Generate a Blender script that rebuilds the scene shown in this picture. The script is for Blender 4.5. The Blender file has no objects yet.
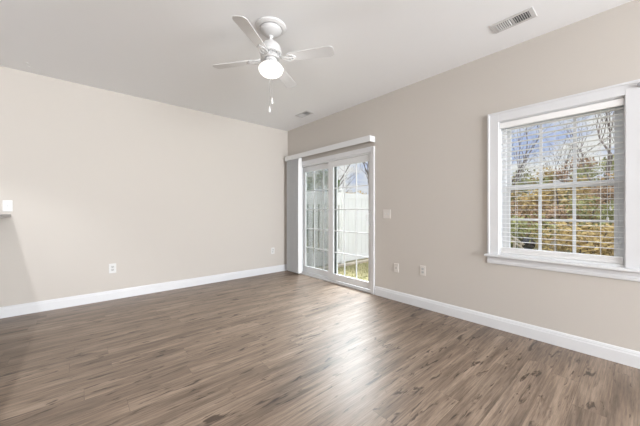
import bpy, bmesh, math, random
from mathutils import Vector, Matrix
random.seed(7)
S = bpy.context.scene
COL = S.collection
PI = math.pi

# ------------------------------------------------------------------ camera
cam_d = bpy.data.cameras.new('camera'); cam = bpy.data.objects.new('camera', cam_d); COL.objects.link(cam)
cam_d.sensor_width = 36; cam_d.lens = 15.69; cam_d.shift_y = -1.8/640; cam_d.clip_start = .02; cam_d.clip_end = 300
cam.location = (.010, .036, 1.162)
cam.rotation_euler = (PI/2, 0, math.radians(48.85) - PI/2)
S.camera = cam
S.view_settings.view_transform = 'Standard'; S.view_settings.look = 'None'
S.view_settings.exposure = 0.0; S.view_settings.gamma = 1; S.view_settings.use_curve_mapping = False

# ------------------------------------------------------------------ sky
W = bpy.data.worlds.new('sky'); S.world = W; W.use_nodes = True
nt = W.node_tree; nt.nodes.clear()
def N(nt, t, **k):
    n = nt.nodes.new(t)
    for a, b in k.items():
        if a in n.inputs: n.inputs[a].default_value = b
        else: setattr(n, a, b)
    return n
L = lambda nt, a, b: nt.links.new(a, b)
tc = N(nt, 'ShaderNodeTexCoord'); sep = N(nt, 'ShaderNodeSeparateXYZ'); L(nt, tc.outputs['Generated'], sep.inputs[0])
ramp = N(nt, 'ShaderNodeValToRGB'); L(nt, sep.outputs[2], ramp.inputs[0])
e = ramp.color_ramp.elements; e[0].position = 0; e[0].color = (.62, .68, .80, 1); e[1].position = .7; e[1].color = (2.0, 2.15, 2.5, 1)
m = e.new(.22); m.color = (.44, .55, .86, 1); m = e.new(.36); m.color = (.5, .62, .95, 1)
mp = N(nt, 'ShaderNodeMapping'); mp.inputs['Scale'].default_value = (1, 1, 2.6); L(nt, tc.outputs['Generated'], mp.inputs[0])
ns = N(nt, 'ShaderNodeTexNoise', Scale=5.0, Detail=7.0, Roughness=.55); L(nt, mp.outputs[0], ns.inputs['Vector'])
cr = N(nt, 'ShaderNodeValToRGB'); L(nt, ns.outputs[0], cr.inputs[0]); cr.color_ramp.elements[0].position = .47; cr.color_ramp.elements[1].position = .62
mx = N(nt, 'ShaderNodeMixRGB'); L(nt, cr.outputs[0], mx.inputs[0]); L(nt, ramp.outputs[0], mx.inputs[1]); cb = N(nt, 'ShaderNodeMapRange'); L(nt, sep.outputs[2], cb.inputs[0]); cb.inputs[1].default_value = .3; cb.inputs[2].default_value = .7; cb.inputs[3].default_value = .92; cb.inputs[4].default_value = 2.4
L(nt, cb.outputs[0], mx.inputs[2])
bg = N(nt, 'ShaderNodeBackground', Strength=1.0); L(nt, mx.outputs[0], bg.inputs[0])
wo = N(nt, 'ShaderNodeOutputWorld'); L(nt, bg.outputs[0], wo.inputs[0])

# ------------------------------------------------------------------ lights
def light(name, kind, loc, power, color=(1, 1, 1), aim=None, **k):
    d = bpy.data.lights.new(name, kind); d.energy = power; d.color = color
    for a, b in k.items(): setattr(d, a, b)
    o = bpy.data.objects.new(name, d); COL.objects.link(o); o.location = loc
    if aim is not None: o.rotation_euler = Vector(aim).to_track_quat('-Z', 'Y').to_euler()
    return o
light('sun', 'SUN', (0, 0, 20), 1.3, (1, .95, .86), aim=(.16, .78, -.60), angle=.01)
# fill lights at two unseen windows added behind the camera
light('rear_fill_light', 'AREA', (.9, -6.12, 1.45), 810, (.95, .975, 1), aim=(-.18, 1, .55), shape='RECTANGLE', size=4.0, size_y=2.0)
light('side_fill_light', 'AREA', (3.27, -1.35, 1.45), 25, (.92, .96, 1), aim=(-1, .6, .2), shape='RECTANGLE', size=1.3, size_y=1.3)
light('door_glare_light', 'AREA', (4.6, 4.2, 3.0), 165, (.93, .97, 1), aim=(-1.4, -.85, -1.85), shape='RECTANGLE', size=2.2, size_y=1.3, spread=math.radians(82))  # added area lamp outside above the door, gives the floor its glare
light('bar_shadow_spot', 'SPOT', (-.866, 3.0, 2.715), 95, (.98, .985, 1), aim=(0, .12, -1), spot_size=math.radians(98), spot_blend=.55, shadow_soft_size=.025)  # added spot, placed so the bar top casts its shadow line
LAMPS = [(-1.25, 2.6, 2.50, 9), (-2.8, 3.6, 2.1, 4), (-2.2, -.4, 2.1, 12), (1.0, -3.2, 2.1, 18)]  # first makes the ceiling glow; the other three are added fill

# ------------------------------------------------------------------ materials
def mat(name, color, rough=.6, spec=.5, metal=0, emit=None, es=1, noise=None):
    m = bpy.data.materials.new(name); m.use_nodes = True
    nt = m.node_tree; b = nt.nodes['Principled BSDF']
    b.inputs['Base Color'].default_value = (*color, 1); b.inputs['Roughness'].default_value = rough
    b.inputs['Specular IOR Level'].default_value = spec; b.inputs['Metallic'].default_value = metal
    if emit: b.inputs['Emission Color'].default_value = (*emit, 1); b.inputs['Emission Strength'].default_value = es
    if noise:   # scale, amount, bump
        tc = N(nt, 'ShaderNodeTexCoord'); ns = N(nt, 'ShaderNodeTexNoise', Scale=noise[0], Detail=4.0); L(nt, tc.outputs['Object'], ns.inputs['Vector'])
        r = N(nt, 'ShaderNodeMapRange'); L(nt, ns.outputs[0], r.inputs[0]); r.inputs[3].default_value = 1-noise[1]; r.inputs[4].default_value = 1+noise[1]
        mu = N(nt, 'ShaderNodeMixRGB', blend_type='MULTIPLY'); mu.inputs[0].default_value = 1; mu.inputs[1].default_value = (*color, 1)
        L(nt, r.outputs[0], mu.inputs[2]); L(nt, mu.outputs[0], b.inputs['Base Color'])
        if noise[2]:
            bp = N(nt, 'ShaderNodeBump', Strength=noise[2], Distance=.002); L(nt, ns.outputs[0], bp.inputs['Height']); L(nt, bp.outputs[0], b.inputs['Normal'])
    return m
M = {}
M['wall'] = mat('beige_paint', (.575, .540, .500), .7, .25, noise=(220, .012, .12))
M['ceil'] = mat('ceiling_paint', (.88, .89, .905), .9, .1, noise=(180, .01, .15))
M['trim'] = mat('white_trim_paint', (.72, .73, .75), .35, .5, noise=(6, .01, 0))
M['vinyl'] = mat('white_vinyl', (.74, .75, .76), .4, .4, noise=(5, .01, 0))
M['slat'] = mat('white_slat', (.90, .90, .90), .4, .4, noise=(8, .01, 0))
M['vane'] = mat('grey_white_vane', (.88, .88, .88), .6, .3, noise=(30, .04, 0))
M['plate'] = mat('plate_plastic', (.69, .69, .68), .35, .5, noise=(20, .01, 0))
M['recept'] = mat('receptacle_plastic', (.56, .56, .55), .4, .5, noise=(20, .01, 0))
M['almond'] = mat('almond_plate_plastic', (.70, .665, .63), .4, .4, noise=(20, .01, 0))
M['dark'] = mat('dark_slot', (.05, .05, .05), .6, .3, noise=(20, .02, 0))
M['strip'] = mat('shade_and_handle_grey', (.16, .18, .17), .7, .3, noise=(20, .05, 0))  # dark grey for the shade on the door stile and the lid handle
M['fan'] = mat('fan_white_enamel', (.74, .74, .74), .35, .5, noise=(12, .01, 0))
M['blade'] = mat('fan_blade_white', (.64, .64, .645), .5, .4, noise=(12, .01, 0))
M['fan_shaded'] = mat('fan_enamel_shaded', (.62, .62, .62), .4, .5, noise=(12, .02, 0))  # darker copy of the fan enamel, shade put into the colour
M['bowl'] = mat('lit_frosted_glass', (.95, .93, .88), .3, .5, emit=(1, .97, .90), es=1.0, noise=(9, .01, 0))
M['lampglass'] = mat('lit_globe_glass', (.9, .9, .9), .4, .5, emit=(1, .96, .9), es=4)
M['ventw'] = mat('vent_enamel', (.62, .62, .62), .5, .4, noise=(30, .01, 0))
M['ventd'] = mat('vent_duct', (.16, .16, .17), .8, .2, noise=(30, .05, 0))
M['metal'] = mat('grey_metal', (.45, .46, .48), .35, .5, 1, noise=(30, .04, 0))
M['chrome'] = mat('sill_track_metal', (.62, .62, .62), .4, .5, .3, noise=(30, .04, 0))
M['granite'] = mat('grey_laminate', (.28, .27, .27), .35, .5, noise=(140, .25, 0))
M['fence'] = mat('white_vinyl_fence', (.74, .75, .76), .5, .3, noise=(3, .03, 0))
M['blackenamel'] = mat('black_enamel', (.012, .012, .014), .25, .5, noise=(20, .1, 0))
M['oldwood'] = mat('weathered_wood', (.50, .44, .36), .8, .2, noise=(14, .2, .2))
M['pot'] = mat('cream_ceramic', (.70, .64, .52), .5, .4, noise=(20, .05, 0))
M['bark'] = mat('grey_bark', (.17, .14, .12), .9, .1, noise=(9, .25, 0))
M['stucco'] = mat('exterior_siding', (.62, .60, .56), .8, .2, noise=(9, .03, 0))

def leafmat(name, c1, c2, sc=7.0):
    m = mat(name, c1, .7, .2); nt = m.node_tree; b = nt.nodes['Principled BSDF']
    tc = N(nt, 'ShaderNodeTexCoord'); ns = N(nt, 'ShaderNodeTexNoise', Scale=sc, Detail=5.0, Roughness=.8); L(nt, tc.outputs['Object'], ns.inputs['Vector'])
    r = N(nt, 'ShaderNodeValToRGB'); L(nt, ns.outputs[0], r.inputs[0]); r.color_ramp.elements[0].position = .38; r.color_ramp.elements[1].position = .62
    r.color_ramp.elements[0].color = (*c1, 1); r.color_ramp.elements[1].color = (*c2, 1); L(nt, r.outputs[0], b.inputs['Base Color'])
    return m
M['gold'] = leafmat('golden_leaves', (.20, .13, .04), (.78, .58, .24))
M['olive'] = leafmat('olive_leaves', (.09, .10, .03), (.48, .48, .19))
M['rust'] = leafmat('rust_leaves', (.17, .09, .05), (.58, .38, .21))
M['green'] = leafmat('evergreen_needles', (.04, .07, .025), (.24, .32, .12))
M['lawn'] = leafmat('autumn_lawn', (.20, .19, .09), (.36, .32, .17), 1.6)
M['leaflitter'] = leafmat('grass_blades', (.17, .18, .06), (.42, .38, .19), 3)

def glassmat():
    m = bpy.data.materials.new('window_glass'); m.use_nodes = True; nt = m.node_tree; nt.nodes.clear()
    t = N(nt, 'ShaderNodeBsdfTransparent'); t.inputs[0].default_value = (.95, .96, .955, 1)
    g = N(nt, 'ShaderNodeBsdfGlossy', Roughness=.02); g.inputs[0].default_value = (1, 1, 1, 1)
    lw = N(nt, 'ShaderNodeLayerWeight', Blend=.5); pw = N(nt, 'ShaderNodeMath', operation='POWER'); L(nt, lw.outputs['Facing'], pw.inputs[0]); pw.inputs[1].default_value = 5
    fr = N(nt, 'ShaderNodeMath', operation='MULTIPLY_ADD'); L(nt, pw.outputs[0], fr.inputs[0]); fr.inputs[1].default_value = .9; fr.inputs[2].default_value = .03; mx = N(nt, 'ShaderNodeMixShader'); o = N(nt, 'ShaderNodeOutputMaterial')
    L(nt, fr.outputs[0], mx.inputs[0]); L(nt, t.outputs[0], mx.inputs[1]); L(nt, g.outputs[0], mx.inputs[2]); L(nt, mx.outputs[0], o.inputs[0])
    return m
M['glass'] = glassmat()

def screenmat():
    m = bpy.data.materials.new('insect_screen_mesh'); m.use_nodes = True; nt = m.node_tree; nt.nodes.clear()
    t = N(nt, 'ShaderNodeBsdfTransparent'); g = N(nt, 'ShaderNodeBsdfDiffuse'); g.inputs[0].default_value = (.28, .30, .29, 1)
    mx = N(nt, 'ShaderNodeMixShader'); mx.inputs[0].default_value = .38; o = N(nt, 'ShaderNodeOutputMaterial')
    L(nt, t.outputs[0], mx.inputs[1]); L(nt, g.outputs[0], mx.inputs[2]); L(nt, mx.outputs[0], o.inputs[0])
    return m
M['screen'] = screenmat()

def floormat():
    m = mat('wood_plank_vinyl', (.3, .24, .2), .38, .65); nt = m.node_tree; b = nt.nodes['Principled BSDF']
    tc = N(nt, 'ShaderNodeTexCoord')
    br = N(nt, 'ShaderNodeTexBrick'); br.offset = 0; br.offset_frequency = 2
    for k, v in {'Scale': 1, 'Mortar Size': .0011, 'Mortar Smooth': .1, 'Brick Width': 1.22, 'Row Height': .152, 'Bias': 0}.items(): br.inputs[k].default_value = v
    br.inputs['Color1'].default_value = (0, 0, 0, 1); br.inputs['Color2'].default_value = (1, 1, 1, 1); br.inputs['Mortar'].default_value = (.5, .5, .5, 1)
    # every row of planks starts at its own place
    sx = N(nt, 'ShaderNodeSeparateXYZ'); L(nt, tc.outputs['Object'], sx.inputs[0])
    dv = N(nt, 'ShaderNodeMath', operation='DIVIDE'); L(nt, sx.outputs[1], dv.inputs[0]); dv.inputs[1].default_value = .152
    fl = N(nt, 'ShaderNodeMath', operation='FLOOR'); L(nt, dv.outputs[0], fl.inputs[0])
    wn = N(nt, 'ShaderNodeTexWhiteNoise'); wn.noise_dimensions = '1D'; L(nt, fl.outputs[0], wn.inputs['W'])
    ma = N(nt, 'ShaderNodeMath', operation='MULTIPLY_ADD'); L(nt, wn.outputs['Value'], ma.inputs[0]); ma.inputs[1].default_value = 1.22; L(nt, sx.outputs[0], ma.inputs[2])
    cb = N(nt, 'ShaderNodeCombineXYZ'); L(nt, ma.outputs[0], cb.inputs[0]); L(nt, sx.outputs[1], cb.inputs[1])
    L(nt, cb.outputs[0], br.inputs['Vector'])
    # per-plank offset of the grain
    cx = N(nt, 'ShaderNodeCombineXYZ'); mm = N(nt, 'ShaderNodeMath', operation='MULTIPLY'); L(nt, br.outputs['Color'], mm.inputs[0]); mm.inputs[1].default_value = 37
    L(nt, mm.outputs[0], cx.inputs[2]); L(nt, mm.outputs[0], cx.inputs[0])
    ad = N(nt, 'ShaderNodeVectorMath', operation='ADD'); L(nt, tc.outputs['Object'], ad.inputs[0]); L(nt, cx.outputs[0], ad.inputs[1])
    def mapped(sx, sy):
        q = N(nt, 'ShaderNodeMapping'); q.inputs['Scale'].default_value = (sx, sy, 1); L(nt, ad.outputs[0], q.inputs[0]); return q.outputs[0]
    def ramp(src, stops):
        r = N(nt, 'ShaderNodeValToRGB'); L(nt, src, r.inputs[0]); el = r.color_ramp.elements
        el[0].position, c = stops[0]; el[0].color = (*c, 1); el[1].position, c = stops[-1]; el[1].color = (*c, 1)
        for p, c in stops[1:-1]: q = el.new(p); q.color = (*c, 1)
        return r.outputs[0]
    def mul(a, bb, f=1):
        q = N(nt, 'ShaderNodeMixRGB', blend_type='MULTIPLY'); q.inputs[0].default_value = f; L(nt, a, q.inputs[1]); L(nt, bb, q.inputs[2]); return q.outputs[0]
    n1 = N(nt, 'ShaderNodeTexNoise', Scale=1.0, Detail=6.0, Roughness=.6, Distortion=.6); L(nt, mapped(1.1, 11), n1.inputs['Vector'])
    base = ramp(n1.outputs[0], [(.30, (.122, .085, .060)), (.50, (.238, .174, .127)), (.72, (.37, .282, .213))])
    n2 = N(nt, 'ShaderNodeTexNoise', Scale=1.0, Detail=5.0, Roughness=.7, Distortion=.3); L(nt, mapped(4, 95), n2.inputs['Vector'])
    base = mul(base, ramp(n2.outputs[0], [(.34, (.56, .54, .52)), (.64, (1.2, 1.2, 1.2))]))
    # dark knots and short streaks
    n3 = N(nt, 'ShaderNodeTexNoise', Scale=1.0, Detail=3.0, Roughness=.6, Distortion=.8); L(nt, mapped(4.5, 26), n3.inputs['Vector'])
    base = mul(base, ramp(n3.outputs[0], [(.33, (.20, .155, .13)), (.41, (1, 1, 1))]), .92)
    vo = N(nt, 'ShaderNodeTexVoronoi', Scale=1.0, Randomness=1.0); L(nt, mapped(2.3, 8.5), vo.inputs['Vector'])
    base = mul(base, ramp(vo.outputs['Distance'], [(.03, (.25, .2, .17)), (.13, (1, 1, 1))]), .8)
    base = mul(base, ramp(br.outputs['Color'], [(0, (.93, .93, .93)), (1, (1.06, 1.055, 1.05))]))
    base = mul(base, ramp(br.outputs['Fac'], [(0, (1, 1, 1)), (1, (.62, .6, .58))]))
    L(nt, base, b.inputs['Base Color'])
    rr = N(nt, 'ShaderNodeMapRange'); L(nt, n2.outputs[0], rr.inputs[0]); rr.inputs[3].default_value = .32; rr.inputs[4].default_value = .50; L(nt, rr.outputs[0], b.inputs['Roughness'])
    bp = N(nt, 'ShaderNodeBump', Strength=.12, Distance=.002); L(nt, n2.outputs[0], bp.inputs['Height']); L(nt, bp.outputs[0], b.inputs['Normal'])
    return m
M['floor'] = floormat()

# ------------------------------------------------------------------ mesh helpers (everything in world coordinates)
def wloc(o):
    v = Vector((0, 0, 0))
    while o: v += Vector(o.location); o = o.parent
    return v
def obj(name, bm, m, parent=None, smooth=False, base=None):
    me = bpy.data.meshes.new(name); bmesh.ops.recalc_face_normals(bm, faces=bm.faces); bm.to_mesh(me); bm.free()
    o = bpy.data.objects.new(name, me); COL.objects.link(o)
    off = wloc(parent) if parent else Vector(base or (0, 0, 0))
    me.transform(Matrix.Translation(-off))
    if parent: o.parent = parent
    else: o.location = off
    me.materials.append(M[m])
    if smooth:
        for p in me.polygons: p.use_smooth = True
    return o
def tag(o, label=None, cat=None, group=None, kind=None):
    if label: o['label'] = label
    if cat: o['category'] = cat
    if group: o['group'] = group
    if kind: o['kind'] = kind
    return o
def thing(name, label, cat, loc, group=None):
    o = bpy.data.objects.new(name, None); COL.objects.link(o); o.location = loc; o.empty_display_size = .1
    return tag(o, label, cat, group)
def struct(name, bm=None, m=None, label=None, base=None):
    o = obj(name, bm, m, base=base) if bm else bpy.data.objects.new(name, None)
    if not bm: COL.objects.link(o); o.location = base or (0, 0, 0)
    return tag(o, label, None, None, 'structure')
def box(bm, x0, x1, y0, y1, z0, z1, bev=0, mtx=None):
    t = bmesh.new(); vs = bmesh.ops.create_cube(t, size=1)['verts']
    for v in vs: v.co = Vector(((x0+x1)/2+v.co.x*(x1-x0), (y0+y1)/2+v.co.y*(y1-y0), (z0+z1)/2+v.co.z*(z1-z0)))
    if bev: bmesh.ops.bevel(t, geom=list(t.edges), offset=bev, segments=2, affect='EDGES', profile=.5)
    if mtx: bmesh.ops.transform(t, matrix=mtx, verts=t.verts)
    merge(bm, t)
def merge(bm, t):
    me = bpy.data.meshes.new('tmp'); t.to_mesh(me); t.free(); bm.from_mesh(me); bpy.data.meshes.remove(me)
def B(*boxes, bev=0):
    bm = bmesh.new()
    for b in boxes: box(bm, *b, bev=bev)
    return bm
def lathe(bm, prof, c, seg=32):
    rings = []
    for r, z in prof:
        if r < 1e-5: rings.append([bm.verts.new((c[0], c[1], z))]); continue
        rings.append([bm.verts.new((c[0]+r*math.cos(2*PI*i/seg), c[1]+r*math.sin(2*PI*i/seg), z)) for i in range(seg)])
    for a, b in zip(rings, rings[1:]):
        if len(a) == 1 and len(b) == 1: continue
        for i in range(seg):
            j = (i+1) % seg
            if len(a) == 1: bm.faces.new((a[0], b[i], b[j]))
            elif len(b) == 1: bm.faces.new((a[i], b[0], a[j]))
            else: bm.faces.new((a[i], b[i], b[j], a[j]))
def tube(bm, pts, r, seg=8, r2=None):
    pts = [Vector(p) for p in pts]; n = len(pts); rings = []
    for i, p in enumerate(pts):
        d = (pts[min(i+1, n-1)]-pts[max(i-1, 0)]).normalized()
        u = d.orthogonal().normalized(); v = d.cross(u); rr = r if r2 is None else r+(r2-r)*i/(n-1)
        rings.append([bm.verts.new(p+(u*math.cos(2*PI*k/seg)+v*math.sin(2*PI*k/seg))*rr) for k in range(seg)])
    for a, b in zip(rings, rings[1:]):
        al = min(range(seg), key=lambda s: (a[0].co-b[s].co).length)
        for k in range(seg): bm.faces.new((a[k], a[(k+1) % seg], b[(k+1+al) % seg], b[(k+al) % seg]))
    bm.faces.new(rings[0]); bm.faces.new(rings[-1])
def extrude_profile(bm, prof, axis, a0, a1, mapf):
    """prof: closed list of (u,v); mapf(u,v,t)->world point; from t=a0 to a1"""
    A = [bm.verts.new(mapf(u, v, a0)) for u, v in prof]; Bv = [bm.verts.new(mapf(u, v, a1)) for u, v in prof]
    n = len(prof); bm.faces.new(A); bm.faces.new(Bv[::-1])
    for i in range(n): bm.faces.new((A[i], A[(i+1) % n], Bv[(i+1) % n], Bv[i]))
def frame_boxes(bm, X0, X1, y0, y1, z0, z1, wl, wr, wb, wt, bev=.003):
    """a rectangular frame in the X-thickness plane"""
    box(bm, X0, X1, y0, y0+wl, z0, z1, bev); box(bm, X0, X1, y1-wr, y1, z0, z1, bev)
    box(bm, X0, X1, y0+wl, y1-wr, z0, z0+wb, bev); box(bm, X0, X1, y0+wl, y1-wr, z1-wt, z1, bev)

# ------------------------------------------------------------------ room shell
XR, YL, H = 3.15, 4.60, 2.74
XF, YB = -4.2, -6.0
TH = .16
DY0, DY1, DZ = 2.50, 4.22, 2.01          # sliding door opening
WY0, WY1, WZ0, WZ1 = .10, .95, .735, 2.045   # window opening
struct('floor', B((XF-TH, XR+TH-.0, YB-TH, YL+TH, -.12, 0)), 'floor', 'grey brown wood plank floor running under both walls')
struct('ceiling', B((XF-TH, XR+TH, YB-TH, YL+TH, H, H+.12)), 'ceil', 'plain white ceiling above the beige walls')
struct('wall_left', B((XF, XR, YL, YL+TH, 0, H)), 'wall', 'long beige wall without openings, left of the corner')
struct('wall_right', B((XR, XR+TH, YB, -2.05, 0, H), (XR, XR+TH, -2.05, -.65, 0, .8), (XR, XR+TH, -2.05, -.65, 2.1, H), (XR, XR+TH, -.65, WY0, 0, H),
       (XR, XR+TH, WY0, WY1, 0, WZ0), (XR, XR+TH, WY0, WY1, WZ1, H), (XR, XR+TH, WY1, DY0, 0, H),
       (XR, XR+TH, DY0, DY1, DZ, H), (XR, XR+TH, DY1, YL+TH, 0, H)), 'wall', 'beige wall holding the sliding glass door and the window')
struct('wall_back', B((XF, -1.1, YB-TH, YB, 0, H), (2.9, XR+TH, YB-TH, YB, 0, H), (-1.1, 2.9, YB-TH, YB, 0, .45), (-1.1, 2.9, YB-TH, YB, 2.4, H)), 'wall')
struct('wall_far', B((XF-TH, XF, YB-TH, YL+TH, 0, H)), 'wall')
struct('sun_blocking_roof', B((XF-4, XR+TH+.25, YB-1.5, YL+6, H+.13, H+2.3)), 'stucco')  # unseen block added above the ceiling to stop the sun
struct('wall_neighbour', B((XR-.2, XR+TH, YL+TH+.01, YL+6, -.2, H+.12)), 'stucco')

def baseprof(): return [(0, 0), (.016, 0), (.016, .088), (.012, .098), (.012, .106), (.006, .119), (0, .122)]
def baseboard(name, pts, label=None):
    bm = bmesh.new()
    for (ax, a0, a1, c, s) in pts:
        if ax == 'x': extrude_profile(bm, baseprof(), 'x', a0, a1, lambda u, v, t: (t, c-s*u, v))
        else: extrude_profile(bm, baseprof(), 'y', a0, a1, lambda u, v, t: (c-s*u, t, v))
    return struct(name, bm, 'trim', label)
baseboard('baseboard_left', [('x', -.78, XR-.017, YL, 1), ('x', XF, -1.0, YL, 1)], 'white moulded baseboard along the left wall')
baseboard('baseboard_right', [('y', YB, 2.455, XR, 1), ('y', 4.30, YL, XR, 1)], 'white moulded baseboard along the right wall under the window')
baseboard('baseboard_back', [('x', XF, XR-.02, YB, -1)])

# ------------------------------------------------------------------ sliding glass door
d = struct('door_1', base=(XR, 3.36, 0), label='white sliding glass door with gridded panes in the right wall')
bm = bmesh.new()      # casing on the room face
cw = .064
box(bm, XR-.02, XR, DY0-.035, DY0+.025, 0, DZ+.062, .004)
box(bm, XR-.02, XR, DY1-.025, DY1+.045, 0, DZ+.062, .004)
box(bm, XR-.02, XR, DY0+.025, DY1-.025, DZ-.01, DZ+.062, .004)
box(bm, XR-.026, XR-.0195, DY0-.035, DY0-.02, 0, DZ+.062, .002); box(bm, XR-.026, XR-.0195, DY0-.02, DY1+.03, DZ+.045, DZ+.062, .002)
obj('door_casing', bm, 'trim', d)
bm = bmesh.new(); frame_boxes(bm, XR+.0, XR+TH+.01, DY0, DY1, .0, DZ, .02, .02, .028, .03, .002)
obj('door_frame', bm, 'vinyl', d)
bm = B((XR+.004, XR+.016, DY0+.02, DY1-.02, .028, .040), (XR+.058, XR+.068, DY0+.02, DY1-.02, .028, .040), (XR-.012, XR+.0, DY0+.025, DY1-.025, 0, .016), bev=.002)
obj('sill_track', bm, 'chrome', d)
def panel(x0, x1, y0, y1, gy0, gy1, name, label):
    z0, z1 = .042, 1.978; gz0, gz1 = .145, 1.885
    bm = bmesh.new(); frame_boxes(bm, x0, x1, y0, y1, z0, z1, gy0-y0, y1-gy1, gz0-z0, z1-gz1, .004)
    # glazing bead
    frame_boxes(bm, x0-.003, x0+.004, gy0-.012, gy1+.012, gz0-.012, gz1+.012, .012, .012, .012, .012, .001)
    p = obj(name, bm, 'vinyl', d); tag(p, label)
    xm = (x0+x1)/2
    obj('glass', B((xm-.003, xm+.003, gy0-.003, gy1+.003, gz0-.003, gz1+.003)), 'glass', p)
    bm = bmesh.new()
    for i in range(1, 3): y = gy0+(gy1-gy0)*i/3; box(bm, xm-.008, xm+.008, y-.0075, y+.0075, gz0, gz1, .002)
    for i in range(1, 5):
        z = gz0+(gz1-gz0)*i/5; box(bm, xm-.0075, xm+.0075, gy0, gy1, z-.0075, z+.0075, .002)
    obj('muntins', bm, 'vinyl', p)
    return p
p1 = panel(XR+.015, XR+.048, 2.520, 3.440, 2.588, 3.322, 'sliding_panel', 'inner sliding panel with a pull handle')
p2 = panel(XR+.070, XR+.103, 3.300, 4.200, 3.385, 4.126, 'fixed_panel', 'outer fixed panel on the left')
bm = bmesh.new(); frame_boxes(bm, XR+.115, XR+.127, 3.34, 4.195, .045, 1.975, .03, .03, .03, .03, .002)
sc = obj('screen_frame', bm, 'vinyl', d); obj('insect_screen', B((XR+.1205, XR+.1215, 3.37, 4.165, .075, 1.945)), 'screen', sc)
obj('stile_shade_strip', B((XR+.062, XR+.0695, 3.292, 3.345, .045, 1.975), bev=.002), 'strip', p2)  # dark strip standing in for the shade on the outer stile
bm = bmesh.new(); box(bm, XR-.002, XR+.0155, 2.543, 2.573, .93, 1.16, .004)
tube(bm, [(XR+.0, 2.56, .96), (XR-.026, 2.578, .975), (XR-.03, 2.582, 1.045), (XR-.026, 2.578, 1.115), (XR+.0, 2.56, 1.13)], .007, 8)
obj('door_handle', bm, 'vinyl', p1)

# vertical blind drawn to the left end
t = thing('vertical_blind', 'white vertical blind bunched at the left end of the sliding door under its valance', 'blind', (XR, 3.49, 2.2))
bm = bmesh.new()
box(bm, 3.035, 3.043, 2.462, 4.53, 2.122, 2.206, .002); box(bm, 3.043, XR, 2.462, 2.470, 2.122, 2.206, .002); box(bm, 3.043, XR, 4.522, 4.53, 2.122, 2.206, .002)
box(bm, 3.043, XR, 2.470, 4.522, 2.197, 2.206, .001)
obj('valance', bm, 'vinyl', t)
obj('headrail', B((3.070, 3.115, 2.50, 4.51, 2.150, 2.1965), bev=.003), 'vinyl', t)
bm = bmesh.new()
for i in range(19):
    y = 4.115+i*.0205; a = math.radians(14+(i % 3)*7 if i else 4)
    mt = Matrix.Translation((3.088, y, 0)) @ Matrix.Rotation(a, 4, 'Z')
    # gently curved vane
    prof = [(-.044+.088*k/8, .006*(1-((k-4)/4)**2)) for k in range(9)]
    pr = prof+[(u, v-.0012) for u, v in prof[::-1]]
    extrude_profile(bm, pr, 'z', .028, 2.14, lambda u, v, tt: mt @ Vector((u, v, tt)))
obj('vanes', bm, 'vane', t)

# ------------------------------------------------------------------ window
w = struct('window_1', base=(XR, .525, WZ0), label='white double hung window with gridded sashes in the right wall')
bm = bmesh.new()   # casing: stepped moulding
def casing(a, b, c, e_, off, th): box(bm, XR-th, XR, a, b, c, e_, .003)
cy0, cy1, ct = -.035, 1.040, 2.133
box(bm, XR-.018, XR, cy0, WY0+.004, WZ0, ct, .0012); box(bm, XR-.018, XR, WY1-.004, cy1, WZ0, ct, .0012); box(bm, XR-.018, XR, WY0+.004, WY1-.004, WZ1-.004, ct, .0012)
box(bm, XR-.026, XR-.017, cy0, cy0+.016, WZ0, ct, .0012); box(bm, XR-.026, XR-.017, cy1-.016, cy1, WZ0, ct, .0012); box(bm, XR-.026, XR-.017, cy0+.016, cy1-.016, ct-.016, ct, .0012)
obj('window_casing', bm, 'trim', w)
bm = bmesh.new(); box(bm, XR-.060, XR+.07, -.02, 1.062, .712, .735, .006)
obj('window_sill', bm, 'trim', w)
bm = bmesh.new(); extrude_profile(bm, [(0, .640), (.012, .640), (.017, .648), (.017, .668), (.012, .676), (.012, .700), (.022, .712), (0, .712)], 'y', .005, 1.045, lambda u, v, tt: (XR-u, tt, v))
obj('apron', bm, 'trim', w)
bm = bmesh.new(); frame_boxes(bm, XR, XR+TH+.01, WY0, WY1, WZ0, WZ1, .012, .012, .02, .012, .001)
frame_boxes(bm, XR+.075, XR+.15, WY0+.012, WY1-.012, WZ0+.02, WZ1-.012, .030, .030, .02, .03, .003)
obj('window_frame', bm, 'vinyl', w)
def sash(x0, x1, z0, z1, gz0, gz1, name, rows):
    y0, y1, g0, g1 = WY0+.042, WY1-.042, .168, .876
    bm = bmesh.new(); frame_boxes(bm, x0, x1, y0, y1, z0, z1, g0-y0, y1-g1, gz0-z0, z1-gz1, .003)
    s = obj(name, bm, 'vinyl', w); xm = (x0+x1)/2
    obj('glass', B((xm-.0025, xm+.0025, g0-.003, g1+.003, gz0-.003, gz1+.003)), 'glass', s)
    bm = bmesh.new()
    for i in range(1, 3): y = g0+(g1-g0)*i/3; box(bm, xm-.008, xm+.008, y-.011, y+.011, gz0, gz1, .002)
    for i in range(1, rows): z = gz0+(gz1-gz0)*i/rows; box(bm, xm-.0075, xm+.0075, g0, g1, z-.010, z+.010, .002)
    obj('muntins', bm, 'vinyl', s); return s
s1 = sash(XR+.078, XR+.108, .760, 1.415, .795, 1.368, 'lower_sash', 2)
s2 = sash(XR+.114, XR+.144, 1.372, 2.020, 1.415, 1.985, 'upper_sash', 1)
obj('sash_lock', B((XR+.074, XR+.09, .50, .545, 1.4155, 1.432), bev=.003), 'vinyl', s1)
bm = bmesh.new()
tube(bm, [(XR-.019, .030, 2.092), (XR-.036, .030, 2.092)], .016, 16)
tag(obj('curtain_bracket', bm, 'metal', base=(XR-.02, .03, 2.092)), 'small round grey bracket on the upper right corner of the window casing', 'bracket')

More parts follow.
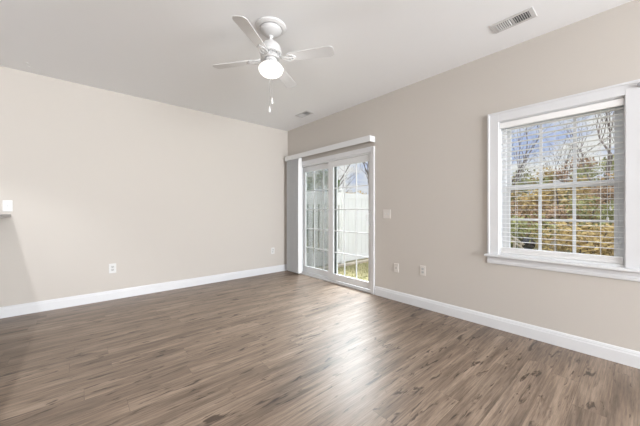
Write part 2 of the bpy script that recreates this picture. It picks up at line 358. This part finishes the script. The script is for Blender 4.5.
# horizontal blind in the window recess
t = thing('window_blind', 'white horizontal slat blind lowered over the window with open slats', 'blind', (XR+.035, .525, WZ1-.012))
bx = XR+.037
obj('headrail', B((bx-.026, bx+.028, WY0+.016, WY1-.016, 1.985, 2.0325), bev=.003), 'slat', t)
bm = B((bx-.040, bx-.030, WY0+.0125, WY1-.0125, 1.972, 2.024), bev=.003); obj('valance', bm, 'slat', t)
bm = bmesh.new(); pitch = .0435; z = 1.957; ks = 0
while z > .83:
    mt = Matrix.Translation((bx, 0, z)) @ Matrix.Rotation(math.radians(1), 4, 'Y')
    prof = [(-.025+.05*k/6, .0014*(1-((k-3)/3)**2)) for k in range(7)]; pr = prof+[(u, v-.0020) for u, v in prof[::-1]]
    extrude_profile(bm, pr, 'y', WY0+.015, WY1-.015, lambda u, v, tt: mt @ Vector((u, tt, v))); z -= pitch
obj('slats', bm, 'slat', t)
obj('bottom_rail', B((bx-.026, bx+.026, WY0+.015, WY1-.015, .757, .772), (bx-.027, bx+.027, WY0+.015, WY1-.015, .774, .783), (bx-.027, bx+.027, WY0+.015, WY1-.015, .785, .794), (bx-.026, bx+.026, WY0+.015, WY1-.015, .796, .806), bev=.002), 'slat', t)
bm = bmesh.new()
for y in (.24, .525, .81):
    for dx in (-.027, .027): tube(bm, [(bx+dx, y, .80), (bx+dx, y, 1.985)], .0009, 5)
obj('ladder_cords', bm, 'slat', t)
bm = bmesh.new()
for y, zb in ((.185, 1.20), (.20, 1.12)):
    tube(bm, [(bx-.03, y, 1.985), (bx-.034, y, zb)], .0013, 5); lathe(bm, [(0, zb), (.006, zb-.006), (.007, zb-.03), (0, zb-.036)], (bx-.034, y), 10)
obj('pull_cord', bm, 'recept', t)

# unseen windows added behind the camera to go with the fill lights
for nme, bxs in (('added_rear_window', (YB-.10, YB-.04)), ):
    w2 = struct(nme, base=(.2, YB, .45)); bm = bmesh.new()
    for x0, x1 in ((-1.1, -1.05), (.2, .24), (1.54, 1.58), (2.85, 2.9)): box(bm, x0, x1, YB-.10, YB-.04, .45, 2.4)
    for z0 in (.45, 2.35): box(bm, -1.05, 2.85, YB-.10, YB-.04, z0, z0+.05)
    obj('window_frame', bm, 'vinyl', w2)
w3 = struct('added_side_window', base=(XR, -1.35, .8)); bm = bmesh.new(); frame_boxes(bm, XR+.05, XR+.10, -2.05, -.65, .8, 2.1, .05, .05, .05, .05); box(bm, XR+.05, XR+.10, -2.0, -.7, 1.43, 1.47)
obj('window_frame', bm, 'vinyl', w3)

# ------------------------------------------------------------------ ceiling fan
FX, FY = 1.2631, 2.1075
fan = thing('ceiling_fan', 'white four blade ceiling fan with a lit bowl lamp hanging from the ceiling', 'ceiling fan', (FX, FY, H))
bm = bmesh.new(); lathe(bm, [(0, H-.0005), (.127, H-.0005), (.130, H-.006), (.125, H-.014), (.112, H-.016), (.106, H-.022), (.092, H-.024), (.086, H-.018), (0, H-.018)], (FX, FY), 48)
obj('ceiling_medallion', bm, 'fan', fan, True)
bm = bmesh.new(); lathe(bm, [(0, H-.017), (.088, H-.018), (.091, H-.030), (.086, H-.045), (.070, H-.062), (.046, H-.076), (.022, H-.083), (0, H-.083)], (FX, FY), 40)
obj('canopy', bm, 'fan_shaded', fan, True)
bm = bmesh.new(); lathe(bm, [(0, H-.080), (.020, H-.082), (.020, H-.092), (.0125, H-.095), (.0125, 2.625), (.024, 2.622), (.024, 2.605), (0, 2.600)], (FX, FY), 20)
obj('downrod', bm, 'fan', fan, True)
bm = bmesh.new(); lathe(bm, [(0, 2.606), (.030, 2.605), (.060, 2.592), (.080, 2.568), (.088, 2.540), (.088, 2.518), (.078, 2.512), (0, 2.512)], (FX, FY), 40)
mh = obj('motor_housing', bm, 'fan_shaded', fan, True)
# pierced scroll band under the motor
bm = bmesh.new(); lathe(bm, [(.060, 2.514), (.094, 2.514), (.097, 2.507), (.092, 2.502), (.070, 2.504), (.060, 2.510)], (FX, FY), 40)
lathe(bm, [(.052, 2.468), (.080, 2.468), (.082, 2.463), (.078, 2.458), (.052, 2.458), (.052, 2.468)], (FX, FY), 40)
for i in range(16):
    a = 2*PI*i/16
    pts = []
    for k in range(13):
        th = 2*PI*k/12; rr = .012
        da = (rr*math.cos(th))/.088; zz = 2.485+.016*math.sin(th)
        pts.append((FX+(.087-.3*(2.505-zz)*.5)*math.cos(a+da), FY+(.087-.3*(2.505-zz)*.5)*math.sin(a+da), zz))
    tube(bm, pts, .003, 6)
obj('scroll_band', bm, 'fan', mh, True)
bm = bmesh.new(); lathe(bm, [(0, 2.515), (.055, 2.514), (.060, 2.49), (.050, 2.44), (.046, 2.428), (0, 2.428)], (FX, FY), 32)
obj('switch_housing', bm, 'fan_shaded', fan, True)
for i in range(4):
    # directions measured in the camera's frame, turned into the room's
    ang = math.radians(49.1-90) + math.radians(-14+90*i) 
    ca, sa = math.cos(ang), math.sin(ang)
    R3 = Matrix.Translation((FX, FY, 2.460)) @ Matrix.Rotation(ang, 4, 'Z')
    RB = R3 @ Matrix.Rotation(math.radians(-11), 4, 'X')
    # blade
    bm = bmesh.new(); out = []
    r0, r1 = .155, .547
    for k in range(0, 9): th = PI/2+PI*k/8; out.append((r0+.018+.018*math.cos(th), .043*math.sin(th)))
    for k in range(0, 13):
        th = -PI/2+PI*k/12; c_, s_ = math.cos(th), math.sin(th)
        out.append((r1-.045+.045*(abs(c_)**.75), .056*(1 if s_ > 0 else -1)*abs(s_)**.7))
    extrude_profile(bm, out, 'z', -.003, .003, lambda u, v, tt: RB @ Vector((u, v, tt)))
    bl = obj('blade', bm, 'blade', fan)
    bm = bmesh.new()
    for s_ in (-1, 1):
        tube(bm, [R3 @ Vector(p) for p in [(.075, .012*s_, .012), (.105, .020*s_, -.004), (.135, .030*s_, -.010)]]+[RB @ Vector(p) for p in [(.165, .036*s_, -.0075), (.195, .026*s_, -.0075), (.215, .006*s_, -.0075)]], .0055, 8)
        bmesh.ops.create_uvsphere(bm, u_segments=8, v_segments=6, radius=.007, matrix=RB @ Matrix.Translation((.178, .022*s_, -.005)))
    tube(bm, [R3 @ Vector((.06, 0, .014)), R3 @ Vector((.11, 0, -.002)), RB @ Vector((.16, 0, -.0075)), RB @ Vector((.225, 0, -.0075))], .0065, 8)
    bmesh.ops.create_uvsphere(bm, u_segments=8, v_segments=6, radius=.007, matrix=RB @ Matrix.Translation((.22, 0, -.005)))
    obj('blade_bracket', bm, 'fan', bl, True)
bm = bmesh.new(); lathe(bm, [(0, 2.432), (.052, 2.432), (.070, 2.424), (.086, 2.412), (.088, 2.404), (.080, 2.400), (0, 2.400)], (FX, FY), 40)
obj('light_fitter', bm, 'fan', fan, True)
bm = bmesh.new(); lathe(bm, [(.080, 2.402), (.096, 2.394), (.104, 2.382), (.104, 2.370), (.096, 2.350), (.078, 2.331), (.052, 2.318), (.026, 2.312), (0, 2.311)], (FX, FY), 40)
obj('lamp_bowl', bm, 'bowl', fan, True)
light('fan_lamp_light', 'POINT', (FX, FY, 2.17), 3, (1, .97, .93), shadow_soft_size=.10)
bm = bmesh.new(); lathe(bm, [(0, 2.3115), (.009, 2.311), (.011, 2.305), (.006, 2.300), (.004, 2.295), (0, 2.293)], (FX, FY), 12)
obj('finial', bm, 'fan', fan, True)
Rv = Vector((.7559, -.6547, 0)); Fv = Vector((.6547, .7559, 0))
for (lat, dep, zb) in ((.030, -.062, 2.050), (.008, -.048, 1.985)):
    c = Vector((FX, FY, 0))+Rv*lat*1.0+Fv*dep
    c2 = Vector((FX, FY, 0))+Rv*lat*1.0+Fv*(dep-.060)
    bm = bmesh.new(); tube(bm, [(c.x, c.y, 2.44), (c2.x, c2.y, 2.405), (c2.x, c2.y, zb+.03)], .0011, 5)
    ch = obj('pull_chain', bm, 'metal', fan)
    bm = bmesh.new(); lathe(bm, [(0, zb+.034), (.004, zb+.032), (.0045, zb+.022), (.0085, zb+.008), (.0085, zb-.012), (.004, zb-.020), (0, zb-.021)], (c2.x, c2.y), 12)
    obj('pull_knob', bm, 'fan', ch, True)
    if zb > 2.1:
        bm = bmesh.new(); lathe(bm, [(0, zb+.046), (.005, zb+.043), (.005, zb+.036), (0, zb+.034)], (c2.x, c2.y), 10); obj('chain_coupling', bm, 'strip', ch, True)

# ------------------------------------------------------------------ ceiling vents and hook
def vent(cx, cy, ang, LN, WD, label, n=14):
    v = thing('ceiling_vent', label, 'vent', (cx, cy, H))
    mt = Matrix.Translation((cx, cy, 0)) @ Matrix.Rotation(ang, 4, 'Z')
    def bb(bm, *a, bev=0): box(bm, *a, bev=bev, mtx=mt)
    bm = bmesh.new(); z0, z1 = H-.0065, H-.0005; bo = .026
    bb(bm, -LN/2, LN/2, -WD/2, -WD/2+bo, z0, z1, bev=.002); bb(bm, -LN/2, LN/2, WD/2-bo, WD/2, z0, z1, bev=.002)
    bb(bm, -LN/2, -LN/2+bo*1.2, -WD/2+bo, WD/2-bo, z0, z1, bev=.002); bb(bm, LN/2-bo*1.2, LN/2, -WD/2+bo, WD/2-bo, z0, z1, bev=.002)
    bb(bm, -.008, .008, -WD/2+bo, WD/2-bo, z0, z1, bev=.001)
    obj('frame', bm, 'ventw', v)
    bm = bmesh.new(); bb(bm, -LN/2+.02, LN/2-.02, -WD/2+.02, WD/2-.02, H-.0012, H-.0003); obj('duct_opening', bm, 'ventd', v)
    bm = bmesh.new(); a0 = .010; a1 = LN/2-bo*1.2; k = n//2
    for s in (-1, 1):
        for i in range(k):
            x = s*(a0+(a1-a0)*(i+.5)/k)
            r = mt @ Matrix.Translation((x, 0, H-.0062)) @ Matrix.Rotation(math.radians(42*s), 4, 'Y')
            box(bm, -.0050, .0050, -WD/2+bo, WD/2-bo, -.0006, .0006, mtx=r)
    obj('louvres', bm, 'ventw', v)
vent(2.735, .725, PI/2, .295, .155, 'white rectangular ceiling vent above the window')
vent(2.80, 3.62, PI/2, .31, .15, 'small ceiling vent in the far corner above the sliding door')
bm = bmesh.new(); lathe(bm, [(0, H-.0005), (.012, H-.0005), (.012, H-.004), (.004, H-.006), (0, H-.006)], (-.385, 4.33), 12)
tube(bm, [(-.385, 4.33, H-.004), (-.385, 4.33, H-.02), (-.375, 4.33, H-.032), (-.362, 4.33, H-.03), (-.358, 4.33, H-.02)], .0025, 6)
tag(obj('ceiling_hook', bm, 'plate', base=(-.385, 4.33, H)), 'tiny white hook screwed into the ceiling near the left wall', 'hook')

# ------------------------------------------------------------------ wall plates
def plate(name, label, cat, wall, u, z, w_, h_, kind):
    # local frame: a along the wall, n out of the wall
    if wall == 'L': f = lambda a, n, zz: Vector((u+a, YL-n, z+zz))
    else: f = lambda a, n, zz: Vector((XR-n, u+a, z+zz))
    def fb(bm, a0, a1, n0, n1, z0, z1, bev=0):
        p, q = f(a0, n0, z0), f(a1, n1, z1)
        box(bm, min(p.x, q.x), max(p.x, q.x), min(p.y, q.y), max(p.y, q.y), min(p.z, q.z), max(p.z, q.z), bev)
    t = thing(name, label, cat, f(0, 0, 0))
    bm = bmesh.new(); fb(bm, -w_/2, w_/2, 0, .007, -h_/2, h_/2, .0025); obj('plate', bm, 'plate' if wall == 'L' else 'almond', t)
    if kind == 'outlet':
        for s in (-1, 1):
            bm = bmesh.new(); fb(bm, -.0165, .0165, .0065, .0085, s*.0195-.014, s*.0195+.014, .002); r = obj('receptacle', bm, 'recept', t)
            bm = bmesh.new(); zc = s*.0195
            fb(bm, -.0085, -.006, .0083, .0088, zc-.002, zc+.008); fb(bm, .006, .0085, .0083, .0088, zc-.002, zc+.008); fb(bm, -.0025, .0025, .0083, .0088, zc-.010, zc-.005)
            obj('slots', bm, 'dark', r)
    if kind == 'switch':
        for s in (-1, 1):
            bm = bmesh.new(); fb(bm, s*.023-.005, s*.023+.005, .0065, .017, -.004, .010, .001); obj('toggle', bm, 'recept', t)
            bm = bmesh.new(); fb(bm, s*.023-.007, s*.023+.007, .0065, .0075, -.014, .014, .0003); obj('toggle_slot', bm, 'recept', t)
    if kind == 'jack':
        bm = bmesh.new(); p, q = f(0, .0065, 0), f(0, .016, 0); tube(bm, [p, q], .0055, 12); obj('cable_jack', bm, 'dark' if wall == 'R' else 'metal', t)
        for s in (-1, 1): bm = bmesh.new(); tube(bm, [f(0, .0065, s*h_*.36), f(0, .008, s*h_*.36)], .003, 8); obj('screw', bm, 'recept', t)
plate('wall_outlet', 'white outlet low on the left wall, the one nearer the left edge', 'outlet', 'L', .370, .410, .078, .125, 'outlet')
plate('wall_outlet', 'white outlet low on the left wall close to the room corner', 'outlet', 'L', 2.81, .414, .074, .118, 'outlet')
plate('wall_outlet', 'white outlet low on the right wall between sliding door and window', 'outlet', 'R', 1.747, .449, .074, .118, 'outlet')
plate('light_switch', 'white double switch plate on the wall right of the sliding door', 'light switch', 'R', 2.262, 1.124, .118, .118, 'switch')
plate('cable_plate', 'beige cable plate low on the wall just right of the sliding door', 'wall plate', 'R', 2.115, .425, .07, .115, 'jack')
plate('wall_jack', 'white wall plate above the end of the breakfast bar top', 'wall plate', 'L', -.557, 1.220, .075, .125, 'jack')

# ------------------------------------------------------------------ breakfast bar at the left edge
bar = thing('breakfast_bar', 'grey topped breakfast bar whose end corner touches the left wall', 'counter', (-.9, 3.4, 0))
obj('bar_top', B((-1.05, -.532, 2.30, YL-.001, 1.096, 1.129), bev=.004), 'granite', bar)
obj('half_wall', B((-.98, -.80, 2.36, YL-.002, 0, 1.096)), 'wall', bar)

# ------------------------------------------------------------------ unseen lamps: one for the ceiling glow, the rest added as fill
for i, (x, y, z, p) in enumerate(LAMPS):
    t = thing('unseen_lamp', ['round ceiling lamp beside the breakfast bar', 'round lamp added as fill light deep in the kitchen', 'round lamp added as fill light by the kitchen far wall', 'round lamp added as fill light behind the viewer'][i], 'ceiling lamp', (x, y, H))
    bm = bmesh.new(); lathe(bm, [(0, H-.0005), (.10, H-.0005), (.10, H-.03), (.02, H-.035), (.012, H-.04), (.012, z+.09), (0, z+.09)], (x, y), 24); obj('lamp_base', bm, 'fan', t, True)
    bm = bmesh.new()
    lathe(bm, [(.05, z+.085), (.085, z+.05), (.10, z), (.085, z-.05), (.05, z-.085), (0, z-.1)], (x, y), 24); obj('lamp_shade', bm, 'lampglass', t, True)
    light('unseen_lamp_light', 'POINT', (x, y, z-.13), p, (.97, .97, 1), shadow_soft_size=.03 if i == 0 else .12)

t = thing('added_downlight', 'round downlight added in the ceiling above the breakfast bar to cast its shadow', 'downlight', (-.866, 3.0, H))  # added fitting for the spot that draws the bar's shadow
bm = bmesh.new(); lathe(bm, [(.045, H-.0005), (.085, H-.0005), (.085, H-.006), (.060, H-.009), (.045, H-.004)], (-.866, 3.0), 28); obj('trim_ring', bm, 'fan', t, True)
bm = bmesh.new(); lathe(bm, [(0, H-.0006), (.044, H-.0006), (.044, H-.002), (0, H-.003)], (-.866, 3.0), 24); obj('lamp_lens', bm, 'lampglass', t, True)

# ------------------------------------------------------------------ outdoors
GZ = -.15
bm = bmesh.new(); bmesh.ops.create_grid(bm, x_segments=60, y_segments=60, size=1)
for v in bm.verts:
    x = XR+TH+(v.co.x+1)*32; y = v.co.y*45+8
    hgt = GZ + (0 if x < 9 else min(.10*(x-9), .9)*(0.6+.4*math.sin(y*.35)))*.7
    v.co = Vector((x, y, hgt))
struct('lawn', bm, 'lawn', 'dry autumn lawn stretching from the house to the thicket')
bm = bmesh.new(); rnd = random.Random(3)
for i in range(16000):
    x = XR+TH+.1+rnd.random()**1.7*9; y = 1.5+rnd.random()*9
    if y > 4.75 and y < 5.15: continue
    a = rnd.random()*PI; h = .02+rnd.random()*.035; dx, dy = math.cos(a)*.008, math.sin(a)*.008; ox, oy = (rnd.random()-.5)*.03, (rnd.random()-.5)*.03
    z = GZ+max(0, min(.10*(x-9), .9))*.3
    bm.faces.new([bm.verts.new(q) for q in ((x-dx, y-dy, z), (x+dx, y+dy, z), (x+ox, y+oy, z+h))])
tag(obj('grass_blades', bm, 'leaflitter', base=(5, 4, GZ)), 'short yellow green grass outside the sliding door', 'grass', kind='stuff')

# privacy fence
fx0, fy, ft = XR+TH+.02, 4.94, 1.62
fe = thing('privacy_fence', 'tall white vinyl privacy fence running out from beside the sliding door', 'fence', (5.5, fy, GZ))
posts = [fx0+.06, 5.02, 6.85, 8.7, 10.5]
for px in posts:
    bm = bmesh.new(); box(bm, px-.06, px+.06, fy-.06, fy+.06, GZ, ft+.06, .004)
    p = obj('post', bm, 'fence', fe)
    bm = bmesh.new(); box(bm, px-.072, px+.072, fy-.072, fy+.072, ft+.06, ft+.085, .004)
    v = [bm.verts.new(q) for q in ((px-.062, fy-.062, ft+.085), (px+.062, fy-.062, ft+.085), (px+.062, fy+.062, ft+.085), (px-.062, fy+.062, ft+.085))]; ap = bm.verts.new((px, fy, ft+.115))
    for k in range(4): bm.faces.new((v[k], v[(k+1) % 4], ap))
    bm.faces.new(v); obj('post_cap', bm, 'fence', p)
for a, b_ in list(zip(posts, posts[1:]))[1:]:
    bm = bmesh.new(); x0, x1 = a+.06, b_-.06
    box(bm, x0, x1, fy-.025, fy+.025, ft-.13, ft, .004); box(bm, x0, x1, fy-.025, fy+.025, GZ+.04, GZ+.18, .004)
    n = int((x1-x0)/.17)
    for k in range(n):
        u0 = x0+(x1-x0)*k/n; u1 = x0+(x1-x0)*(k+1)/n; box(bm, u0+.002, u1-.002, fy-.014, fy+.014, GZ+.18, ft-.13, .004)
    obj('fence_panel', bm, 'fence', fe)
# first bay: a panel with open slots between its boards
bm = bmesh.new(); x0, x1 = posts[0]+.06, posts[1]-.06
box(bm, x0, x1, fy-.025, fy+.025, ft-.30, ft, .004); box(bm, x0, x1, fy-.025, fy+.025, GZ+.03, .22, .004)
x = x0; 
while x < x1-.02:
    box(bm, x, min(x+.115, x1), fy-.014, fy+.014, .22, ft-.30, .004); x += .165
pn = obj('slotted_fence_panel', bm, 'fence', fe); pn['label'] = 'panel with open vertical slots'
box_bm = B((fx0, 11.5, fy-.30, fy-.18, GZ-.02, GZ+.05), bev=.01)
tag(obj('landscape_timber', box_bm, 'oldwood', base=(6, fy-.24, GZ)), 'weathered timber edging lying on the grass along the fence base', 'timber edging')

# trees
def bare_tree(x, y, h, seed, label, group=None, spread=.55, r=.08):
    rnd = random.Random(seed); t = thing('bare_tree', label, 'tree', (x, y, GZ), group)
    tr = bmesh.new(); br = bmesh.new()
    def grow(bm, p, d, ln, rad, lev):
        pts = [p]; q = p.copy(); dd = d.copy()
        ns_ = 4 if lev < 3 else 3
        for i in range(ns_):
            dd = (dd+Vector((rnd.uniform(-1, 1), rnd.uniform(-1, 1), rnd.uniform(-.3, .6)))*(.10 if lev == 0 else .22)).normalized(); q = q+dd*ln/ns_; pts.append(q.copy())
        tube(bm, pts, rad, 6 if lev < 2 else 4, rad*.55 if lev < 4 else rad*.3)
        if lev >= 5: return
        for i in range(4 if lev < 2 else 3):
            k = rnd.randint(2, ns_) if lev else rnd.randint(2, ns_)
            nd = (dd+Vector((rnd.uniform(-1, 1), rnd.uniform(-1, 1), rnd.uniform(-.25, .7)))*spread*1.5).normalized()
            grow(br, pts[k], nd, ln*rnd.uniform(.55, .78), rad*.5, lev+1)
    grow(tr, Vector((x, y, GZ-.1)), Vector((rnd.uniform(-.08, .08), rnd.uniform(-.08, .08), 1)).normalized(), h*.42, r, 0)
    obj('trunk', tr, 'bark', t); obj('branches', br, 'bark', t)
def shrub(x, y, h, wd, mt, seed, name, label, cat, group, n=1500, leaf=.085, z0=None, cone=False):
    rnd = random.Random(seed); t = thing(name, label, cat, (x, y, GZ), group); bm = bmesh.new()
    for i in range(7):
        a = rnd.random()*2*PI; e_ = Vector((x+math.cos(a)*wd*.6*rnd.random(), y+math.sin(a)*wd*.6*rnd.random(), h*rnd.uniform(.5, .85)))
        s_ = Vector((x+.1*math.cos(a), y+.1*math.sin(a), GZ-.05)); tube(bm, [s_, (s_+e_)/2+Vector((rnd.uniform(-.1, .1), rnd.uniform(-.1, .1), .1)), e_], .035, 5, .012)
    obj('stems', bm, 'bark', t)
    bm = bmesh.new(); zb = z0 or 0; cl = []
    for i in range(16):
        a = rnd.random()*2*PI; rr = math.sqrt(rnd.random())*wd*.75; zz = zb+(h-zb)*rnd.uniform(.05, .85)
        if cone: rr *= (1-(zz-zb)/(h-zb))*1.1
        cl.append((x+rr*math.cos(a), y+rr*math.sin(a), zz, wd*rnd.uniform(.25, .5)*(.6 if cone else 1)))
    for i in range(n):
        c = rnd.choice(cl); d_ = Vector((rnd.gauss(0, 1), rnd.gauss(0, 1), rnd.gauss(0, 1))).normalized()*c[3]*rnd.random()**.4
        p = Vector(c[:3])+d_; p.z = max(p.z, GZ+.02)
        u = Vector((rnd.gauss(0, 1), rnd.gauss(0, 1), rnd.gauss(0, 1))).normalized(); v = u.orthogonal().normalized(); s_ = leaf*rnd.uniform(.6, 1.4)
        bm.faces.new([bm.verts.new(q) for q in (p-u*s_, p-v*s_*.5, p+u*s_, p+v*s_*.5)])
    obj('foliage', bm, mt, t)
rnd = random.Random(21)
GW = 'shrubs of the thicket seen through the window'; GD = 'shrubs and small trees above the fence'
lab = {'gold': 'golden autumn shrub in the thicket beyond the {}', 'olive': 'olive green shrub in the thicket beyond the {}', 'rust': 'rust brown shrub in the thicket beyond the {}'}
k = 0
for row, (rx, hh) in enumerate(((10.6, .75), (12.6, 1.5), (14.4, 2.2), (16.4, 3.3), (18.8, 4.1))):
    y = -.6+.4*row
    while y < 6.4+row*.6:
        c = ['gold', 'olive', 'gold', 'rust', 'olive'][(k*7+row*3) % 5]
        shrub(rx+rnd.uniform(-.4, .4), y, hh*rnd.uniform(.85, 1.2), 1.25, c, 100+k, 'shrub', lab[c].format('window'), 'shrub', c+' '+GW, n=2600, leaf=.06 if row < 2 else .075)
        k += 1; y += rnd.uniform(1.3, 1.7)
    y = 9.5+row*.5
    while y < 24:
        c = ['gold', 'olive', 'gold', 'gold', 'olive'][(k*7+row*3) % 5]
        if row in (2, 4): shrub(rx-1+rnd.uniform(-.4, .4), y, (2.35 if row == 2 else 2.7)*rnd.uniform(.9, 1.1), 1.5, c, 100+k, 'shrub', lab[c].format('fence'), 'shrub', c+' '+GD, n=1500, leaf=.09)
        k += 1; y += rnd.uniform(1.7, 2.2)
shrub(9.2, 9.45, 3.0, 1.0, 'green', 5, 'evergreen_tree', 'dark evergreen tree rising over the fence in the right door panel', 'tree', None, 3000, .07, cone=True)
shrub(8.0, 9.6, 3.1, 1.2, 'green', 6, 'evergreen_tree', 'bushy evergreen tree rising over the fence in the left door panel', 'tree', None, 3500, .07)
shrub(9.0, 11.6, 3.6, 1.3, 'olive', 8, 'leafy_tree', 'tall olive tree at the left end of the left door panel', 'tree', None, 3000, .08)
bt = [(15.6, 4.3, 6.0, 3), (13.8, .95, 8.0, 12), (21.5, 3.2, 7.0, 4)]
for x, y, h, s_ in bt: bare_tree(x, y, h, s_, 'bare branched tree rising from the thicket beyond the window', 'bare trees beyond the window')
for x, y, h, s_ in [(12.5, 10.2, 6.5, 5), (12.0, 13.2, 6.5, 7)]: bare_tree(x, y, h, s_, 'bare branched tree standing beyond the white fence', 'bare trees beyond the fence')

# kettle grill, wooden rail and flower pot out on the lawn
def pxpt(px, depth):  # ground point seen at a column of the photograph
    tt = (px-320)/281.6; return (Fv+Rv*tt)*depth
c = pxpt(530, 8.2)
g = thing('kettle_grill', 'small black round kettle grill on the lawn seen through the lower left of the window', 'grill', (c.x, c.y, GZ))
zc = .20
bm = bmesh.new(); lathe(bm, [(.185, zc), (.19, zc+.006), (.178, zc+.07), (.14, zc+.125), (.08, zc+.16), (0, zc+.17)], (c.x, c.y), 28)
ld = obj('lid', bm, 'blackenamel', g, True)
bm = bmesh.new(); tube(bm, [(c.x-.04, c.y, zc+.165), (c.x-.04, c.y, zc+.2), (c.x+.04, c.y, zc+.2), (c.x+.04, c.y, zc+.165)], .008, 6); obj('lid_handle', bm, 'strip', ld)
bm = bmesh.new(); lathe(bm, [(.185, zc-.002), (.178, zc-.07), (.14, zc-.125), (.08, zc-.16), (0, zc-.17)], (c.x, c.y), 28); obj('bowl', bm, 'blackenamel', g, True)
for i in range(3):
    a = 2*PI*i/3; bm = bmesh.new(); tube(bm, [(c.x+.10*math.cos(a), c.y+.10*math.sin(a), zc-.12), (c.x+.20*math.cos(a), c.y+.20*math.sin(a), GZ)], .009, 6); obj('leg', bm, 'metal', g)
a_ = pxpt(507, 7.6); b_ = pxpt(526, 7.9)
r = thing('wooden_railing', 'pale weathered wooden railing sloping down beside the kettle grill outdoors', 'railing', (a_.x, a_.y, GZ))
for dz, nm in ((0, 'handrail'), (-.13, 'lower_rail')):
    bm = bmesh.new(); tube(bm, [(a_.x, a_.y, .62+dz), (b_.x, b_.y, .22+dz)], .026, 6); obj(nm, bm, 'oldwood', r)
for f_ in (.15, .5, .85):
    q = a_.lerp(b_, f_); bm = bmesh.new(); box(bm, q.x-.025, q.x+.025, q.y-.025, q.y+.025, GZ, .62-.40*f_-.02); obj('post', bm, 'oldwood', r)
c = pxpt(556, 8.0)
p = thing('flower_pot', 'small cream pot with a reddish plant on a stand outside the window', 'flower pot', (c.x, c.y, GZ))
bm = bmesh.new(); lathe(bm, [(0, .16), (.05, .16), (.075, .27), (.08, .28), (.07, .28), (0, .26)], (c.x, c.y), 16); obj('pot', bm, 'pot', p, True)
bm = bmesh.new(); box(bm, c.x-.08, c.x+.08, c.y-.08, c.y+.08, .13, .16)
for sx in (-1, 1):
    for sy in (-1, 1): box(bm, c.x+sx*.065-.01, c.x+sx*.065+.01, c.y+sy*.065-.01, c.y+sy*.065+.01, GZ, .13)
obj('stand', bm, 'oldwood', p)
bm = bmesh.new(); rr = random.Random(4)
for i in range(90):
    q = Vector((c.x, c.y, .36))+Vector((rr.gauss(0, .04), rr.gauss(0, .04), rr.gauss(0, .035))); u = Vector((rr.gauss(0, 1), rr.gauss(0, 1), rr.gauss(0, 1))).normalized(); v = u.orthogonal()
    bm.faces.new([bm.verts.new(s) for s in (q-u*.02, q-v*.01, q+u*.02, q+v*.01)])
obj('plant', bm, 'rust', p)
